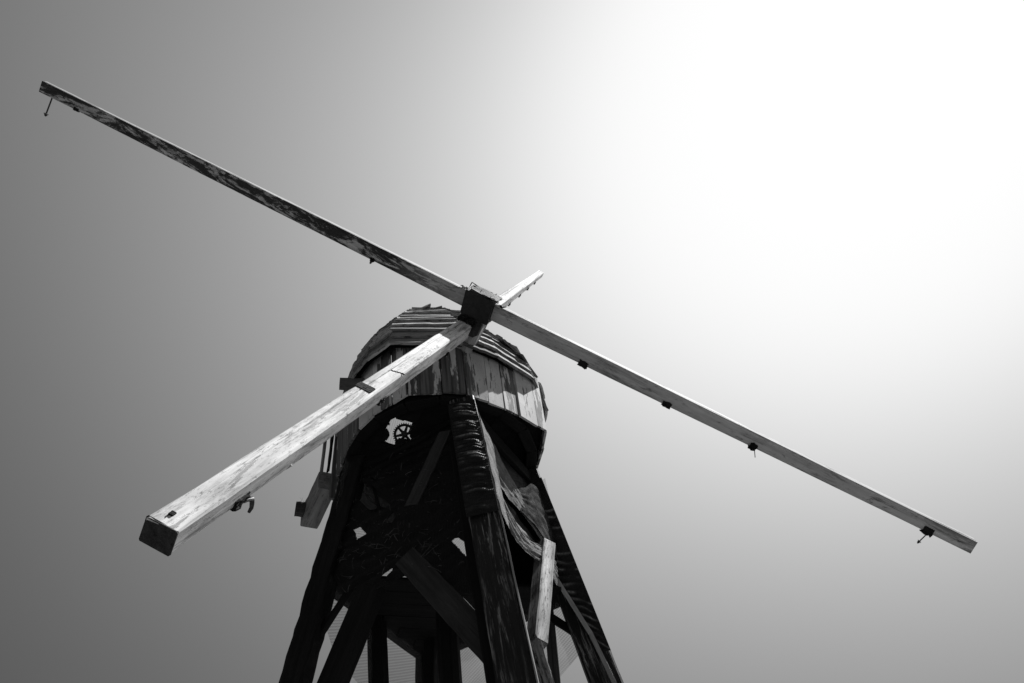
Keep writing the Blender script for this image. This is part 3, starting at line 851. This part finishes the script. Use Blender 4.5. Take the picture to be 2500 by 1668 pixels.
# straw caught in it
vs = []; fs = []
rs = random.Random(5)
for q in range(330):
    if q < 250:
        xx = rs.uniform(.02, .98); zz = rs.betavariate(2, 2.2)
        p, _ = fl_fn(xx, zz); L_ = rs.choice([.008, .012, .018, .03, .06]) * rs.uniform(.6, 1.6)
    else:
        xx = rs.uniform(.02, .75); zz = min(.99, max(.4, rs.gauss(.78, .1)))
        p, _ = fl_fn(xx, zz); L_ = rs.uniform(.02, .16)
    p = p + FL[1] * rs.uniform(.004, .02)
    d = (fl.h * rs.uniform(-1, 1) + Vector((0, 0, 1)) * rs.uniform(-.5, .7) + FL[1] * rs.uniform(-.2, .3)).normalized()
    if any(inpoly(fl.s(p), p.z, h) for h in hp): continue
    bend = (FL[1] * rs.uniform(-.3, .5) + Vector((0, 0, 1)) * rs.uniform(-.6, .6)) * L_ * .35
    w = rs.uniform(.0008, .0018); sd = d.cross(FL[1]).normalized() * w; up2 = FL[1] * w
    b = len(vs); nseg = 4
    for i in range(nseg + 1):
        t = i / nseg * 2 - 1; c = p + d * L_ * t * .5 + bend * (1 - t * t)
        vs += [c + sd, c - sd * .5 + up2, c - sd * .5 - up2]
    for i in range(nseg):
        for j in range(3):
            x0 = b + i * 3 + j; x1 = b + i * 3 + (j + 1) % 3; fs.append((x0, x1, x1 + 3, x0 + 3))
me = bpy.data.meshes.new('straw'); me.from_pydata([tuple(v) for v in vs], [], fs); me.update()
link('straw', me, M['straw'], net_fl, kind='stuff')

# (b) wrap round the front post: main face (-92 deg) and right face (-2 deg)
RID = [(7.27, .018), (7.02, .018), (6.94, .016), (6.66, .016), (6.56, .018), (6.12, .012), (6.33, .010), (7.33, .016), (7.20, .024), (7.16, .014), (7.05, .016), (6.98, .022), (6.90, .012), (6.83, .020), (6.74, .022), (6.70, .014), (6.62, .018), (6.52, .030), (6.48, .026), (6.44, .016), (6.25, .010), (6.05, .010), (5.84, .012)]
def wrap_fn(i, zt, zb, w, rid, seed, a0=-.02, a1=1.0):
    def fn(a, b):
        z = zt + (zb - zt) * b
        o = leg_at(i, z); e1, e2 = azv(-2), azv(-92); hw = w / 2 + .010
        x = a0 + (a1 - a0) * a                      # 0..1 over main face then the right face
        per = x * 2 * w
        if per <= w: loc = e1 * (per - w / 2) + e2 * hw; nn = e2; uu = per
        else: loc = e1 * hw + e2 * (w / 2 - (per - w)); nn = e1; uu = per
        near_edge = max(0, 1 - abs(per - w) / .10); near_edge = near_edge * near_edge * (3 - 2 * near_edge)
        d = 0; crz = 0
        for zc, amp in rid:
            zz = zc + .035 * fold_noise(per * 5, zc * 9, 1, seed) - (per - w * .5) * .16 + .028 * math.sin(math.pi * min(1, max(0, per / w)))
            g_ = math.exp(-((z - zz) / .020) ** 2)
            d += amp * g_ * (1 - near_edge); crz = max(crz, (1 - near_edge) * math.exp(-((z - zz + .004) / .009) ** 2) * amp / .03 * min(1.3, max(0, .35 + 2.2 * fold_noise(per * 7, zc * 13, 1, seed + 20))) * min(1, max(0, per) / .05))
        d += .006 * fold_noise(per * 8, z * 14, 1, seed + 2) + .004 * fold_noise(per * 20, z * 45, 1, seed + 5)
        return o + loc + nn * (d + .014), (uu, z), crz
    return fn
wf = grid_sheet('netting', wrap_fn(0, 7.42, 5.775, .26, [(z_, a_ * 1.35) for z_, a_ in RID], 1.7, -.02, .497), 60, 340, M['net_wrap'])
wf['label'] = 'black netting wrapped in tight horizontal folds around the front corner post'
wf['category'] = 'netting'; wf['group'] = 'netting hung on the tower'
# pale netting on the sunlit edge of the front post
def edge_fn(a, b):
    z = 7.20 + (5.79 - 7.20) * b; o = leg_at(0, z)
    wdt = interp([(5.7, .45), (6.2, .6), (6.7, .75), (6.9, 1.0), (7.05, .8), (7.2, .12)], z)
    p = o + azv(-2) * (.144 + .055 * a * wdt + .006 * fold_noise(z * 9, a * 3, 1, 2)) + azv(-92) * (.146 - .27 * a)
    return p, (a * .2, z)
ef = grid_sheet('netting', edge_fn, 8, 120, M['net_grey'])
ef['label'] = 'narrow pale strip of netting along the sunlit edge of the front post'
ef['category'] = 'netting'; ef['group'] = 'netting hung on the tower'

# (c) swags across the front-right face
def swag(name, up_pts, lo_pts, nu, nv, mat, label, bulge=.05, folds=7, famp=.012, seed=0.0, base=.03, rough=.010):
    def fn(a, b):
        A = smoothline(up_pts, a); B = smoothline(lo_pts, a)
        p = A.lerp(B, b)
        wv = math.sin(b * folds * 2 * math.pi + 3.5 * fold_noise(a * 3, b * 2, 1, seed)) * famp * (.4 + abs(fold_noise(a * 5, b * 3, 1, seed + 4)) * 2)
        wv += rough * fold_noise(a * 9, b * 9, 1, seed + 9) + rough * .5 * fold_noise(a * 26, b * 26, 1, seed + 6)
        off = base + bulge * math.sin(math.pi * b) * (.5 + .5 * math.sin(math.pi * a)) + wv
        return p + FR[1] * off, ((A - Vector(up_pts[0])).length, (B - A).length * b)
    o = grid_sheet(name, fn, nu, nv, mat)
    o['label'] = label; o['category'] = 'netting'; o['group'] = 'netting hung on the tower'
    return o
sw1u = [(-.454, 5.90, 7.43), (-.40, 6.06, 7.33), (-.318, 6.189, 7.076), (-.242, 6.326, 6.907), (-.15, 6.60, 6.80), (-.03, 6.80, 6.55)]
sw1l = [(-.45, 5.78, 7.10), (-.42, 5.80, 6.68), (-.342, 5.95, 6.536), (-.254, 6.169, 6.525), (-.168, 6.359, 6.441), (-.005, 6.737, 6.30)]
swag('netting', sw1u, sw1l, 90, 44, M['net_grey'], 'upper pale swag of netting drooping from the front post to the right post', .03, 6, .005, 2.2)
sw2u = [(-.41, 5.72, 6.62), (-.385, 5.807, 6.45), (-.35, 5.868, 6.33), (-.273, 6.005, 6.16), (-.203, 6.184, 6.165), (-.092, 6.514, 6.30), (-.007, 6.723, 6.315)]
sw2l = [(-.40, 5.66, 6.16), (-.372, 5.713, 6.045), (-.341, 5.777, 5.99), (-.289, 5.876, 5.90), (-.203, 6.099, 5.92), (-.127, 6.321, 5.98), (-.03, 6.55, 5.88)]
swag('netting', sw2u, sw2l, 90, 40, M['net_grey'], 'lower pale swag of netting looped from the front post over the sunlit brace', .03, 6, .006, 6.1)
# darker gauze in the gap between the swags
gu = [(-.42, 5.72, 6.70), (-.342, 5.95, 6.55), (-.254, 6.169, 6.53), (-.168, 6.359, 6.45), (-.005, 6.737, 6.33)]
gl = [(-.40, 5.72, 6.45), (-.35, 5.868, 6.31), (-.273, 6.005, 6.14), (-.203, 6.184, 6.15), (-.007, 6.723, 6.28)]
swag('netting', gu, gl, 50, 20, M['net_wrap'], 'dark strip of netting showing between the two pale swags', .0, 3, .006, 4.4, -.02)
# pale crumpled sheet next to the right post
pu = [(-.26, 6.28, 6.90), (-.18, 6.44, 7.02), (-.10, 6.62, 7.20), (-.02, 6.80, 7.16), (.05, 6.93, 7.02)]
pl = [(-.26, 6.18, 6.52), (-.16, 6.36, 6.47), (-.06, 6.62, 6.40), (.02, 6.80, 6.30), (.12, 6.97, 6.25)]
swag('netting', pu, pl, 60, 60, M['net_mottle'], 'crumpled pale netting bunched against the upper right post', .012, 5, .004, 9.3, .045, .009)
# (d) dark sheet below the rim at the right
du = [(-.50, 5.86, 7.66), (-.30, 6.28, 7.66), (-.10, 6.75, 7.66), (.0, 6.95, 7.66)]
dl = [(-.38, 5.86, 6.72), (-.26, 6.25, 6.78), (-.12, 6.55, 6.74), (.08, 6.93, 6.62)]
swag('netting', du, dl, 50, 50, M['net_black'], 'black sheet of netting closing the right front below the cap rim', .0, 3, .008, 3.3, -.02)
# (e) wrap on the right post, held by a slanting lath
def rp(z, x, off): return leg_at(1, z) + azv(-2) * x + azv(-92) * (.14 + off)
lathx = lambda z: interp([(3.0, .16), (4.5, .10), (5.0, .075), (5.5, .02), (5.9, -.05), (6.15, -.11)], z)
RIDR = [(6.95, .02), (6.85, .022), (6.72, .02), (6.60, .018), (6.42, .018), (6.30, .026), (6.22, .02), (6.13, .024), (6.05, .02), (5.96, .022), (5.88, .02), (5.79, .022), (5.70, .018), (5.60, .020), (5.50, .018), (5.42, .016)]
def wrapr_fn(a, b):
    z = 7.35 + (5.33 - 7.35) * b
    xl = lathx(z) if z < 6.15 else -.15
    x = xl + (.140 - xl) * a
    d = 0; crz = 0
    for zc, amp in RIDR:
        zz = zc - .10 * (a - .3) * (1 if zc < 6 else .4) + .03 * fold_noise(a * 2, zc * 5, 1, 12)
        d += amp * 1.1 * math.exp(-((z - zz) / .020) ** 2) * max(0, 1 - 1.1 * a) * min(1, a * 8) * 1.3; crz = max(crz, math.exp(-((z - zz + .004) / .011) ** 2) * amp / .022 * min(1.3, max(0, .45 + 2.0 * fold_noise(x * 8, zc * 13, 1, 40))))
    d += .006 * fold_noise(x * 9, z * 16, 1, 5) + .004 * fold_noise(x * 24, z * 50, 1, 7)
    return rp(z, x, .012 + d), (x, z), crz
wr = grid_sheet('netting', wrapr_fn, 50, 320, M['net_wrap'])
wr['label'] = 'black wrinkled netting wound down the right corner post'
wr['category'] = 'netting'; wr['group'] = 'netting hung on the tower'
beam('lath', rp(6.10, lathx(6.10), .045), rp(5.5, lathx(5.5), .045), .04, .012, azv(-2), M['batten'], mill, 8, .002, label='pale slanting lath on the right post')
beam('lath', rp(5.5, lathx(5.5), .046), rp(4.5, lathx(4.5), .046), .04, .012, azv(-2), M['batten'], mill, 8, .002, label='pale slanting lath on the right post')
# (f) sheer sheets on the two back faces
def sheet_fn(pl_, zt, zb_fn, F, a, b, sL, sR, seed):
    def fn(x, y):
        s = sL + (sR - sL) * x; zb = zb_fn(x); z = zt + (zb - zt) * y
        off = -.01 + .02 * fold_noise(s * 2.2, z * 2, 1, seed) + .006 * math.sin(18 * (z + s * .35) + 5 * fold_noise(s * 2, z * 2, 1, seed + 3))
        return pl_.at(s, z, off), (s * .5 + z, z)
    return fn
sa, sb = bl.s(leg_at(2, 5.8)), bl.s(leg_at(-1, 5.8))
o = grid_sheet('netting', sheet_fn(bl, 7.4, lambda x: interp([(0, 4.9), (.55, 5.30), (.8, 5.42), (1, 5.75)], x), BL, 2, -1, sa, sb, 15), 60, 60, M['net_sheer'])
o['label'] = 'sheer striped netting on the back left of the tower against the sky'; o['category'] = 'netting'; o['group'] = 'netting hung on the tower'
sa, sb = br.s(leg_at(1, 5.8)), br.s(leg_at(2, 5.8))
o = grid_sheet('netting', sheet_fn(br, 7.4, lambda x: interp([(0, 5.50), (.18, 5.33), (.5, 5.05), (1, 4.9)], x), BR, 1, 2, sa, sb, 21), 60, 60, M['net_sheer'])
o['label'] = 'sheer striped netting on the back right of the tower against the sky'; o['category'] = 'netting'; o['group'] = 'netting hung on the tower'
pk_u = [(-.75, 7.36, 7.45), (-.40, 7.2, 7.45), (.02, 7.02, 7.45)]  # black sheet added where the interior behind the swags is only in shade
pk_l = [(-.70, 7.33, 6.25), (-.40, 7.18, 6.12), (.10, 6.96, 6.12)]
def bk_fn(a, b):
    p = smoothline(pk_u, a).lerp(smoothline(pk_l, a), b)
    s_ = br.s(p); q = br.at(s_, p.z, -.05 + .012 * fold_noise(s_ * 5, p.z * 5, 1, 31))
    return q, (s_, p.z)
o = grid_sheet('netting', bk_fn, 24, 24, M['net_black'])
o['label'] = 'opaque black sheet added to darken the tower interior behind the swags'; o['category'] = 'netting'; o['group'] = 'netting hung on the tower'
def roofnet_fn(a, b):
    az = 100 + 60 * a; h_, r_ = 1.22 + 1.12 * b, interp([(h, r) for h, r in PROF], 1.22 + 1.12 * b)
    p = cpt(az, r_ * roof_f(az) * 1.05 + .02 + .012 * fold_noise(a * 4, b * 4, 1, 51), h_)
    return p, (a * 1.0, b * 1.2)
o = grid_sheet('netting', roofnet_fn, 20, 20, M['net_sheer'])
o['label'] = 'sheer netting over the missing rear roof boards behind the gear wheel'; o['category'] = 'netting'; o['group'] = 'netting hung on the tower'
# grass growing on the cross beam end
vs = []; fs = []
for q in range(14):
    p = Vector((-2.54 + rs.uniform(-.13, .0), 6.80 + rs.uniform(-.05, .05), 7.67)); d = Vector((rs.uniform(-.6, .6), rs.uniform(-.4, .4), 1)).normalized(); l = rs.uniform(.05, .16)
    b = len(vs)
    for i in range(4):
        t = i / 3; c = p + d * l * t + Vector((d.x, d.y, 0)) * .06 * t * t; w = .0022 * (1 - t) + .0004
        vs += [c + Vector((w, 0, 0)), c + Vector((-w, w, 0)), c + Vector((0, -w, 0))]
    for i in range(3):
        for j in range(3):
            x0 = b + i * 3 + j; x1 = b + i * 3 + (j + 1) % 3; fs.append((x0, x1, x1 + 3, x0 + 3))
me = bpy.data.meshes.new('grass_tuft'); me.from_pydata([tuple(v) for v in vs], [], fs); me.update()
o = link('grass_tuft', me, M['straw']); o['label'] = 'sparse dry grass sprouting from the cross beam end at the left'; o['category'] = 'grass'; o['kind'] = 'stuff'
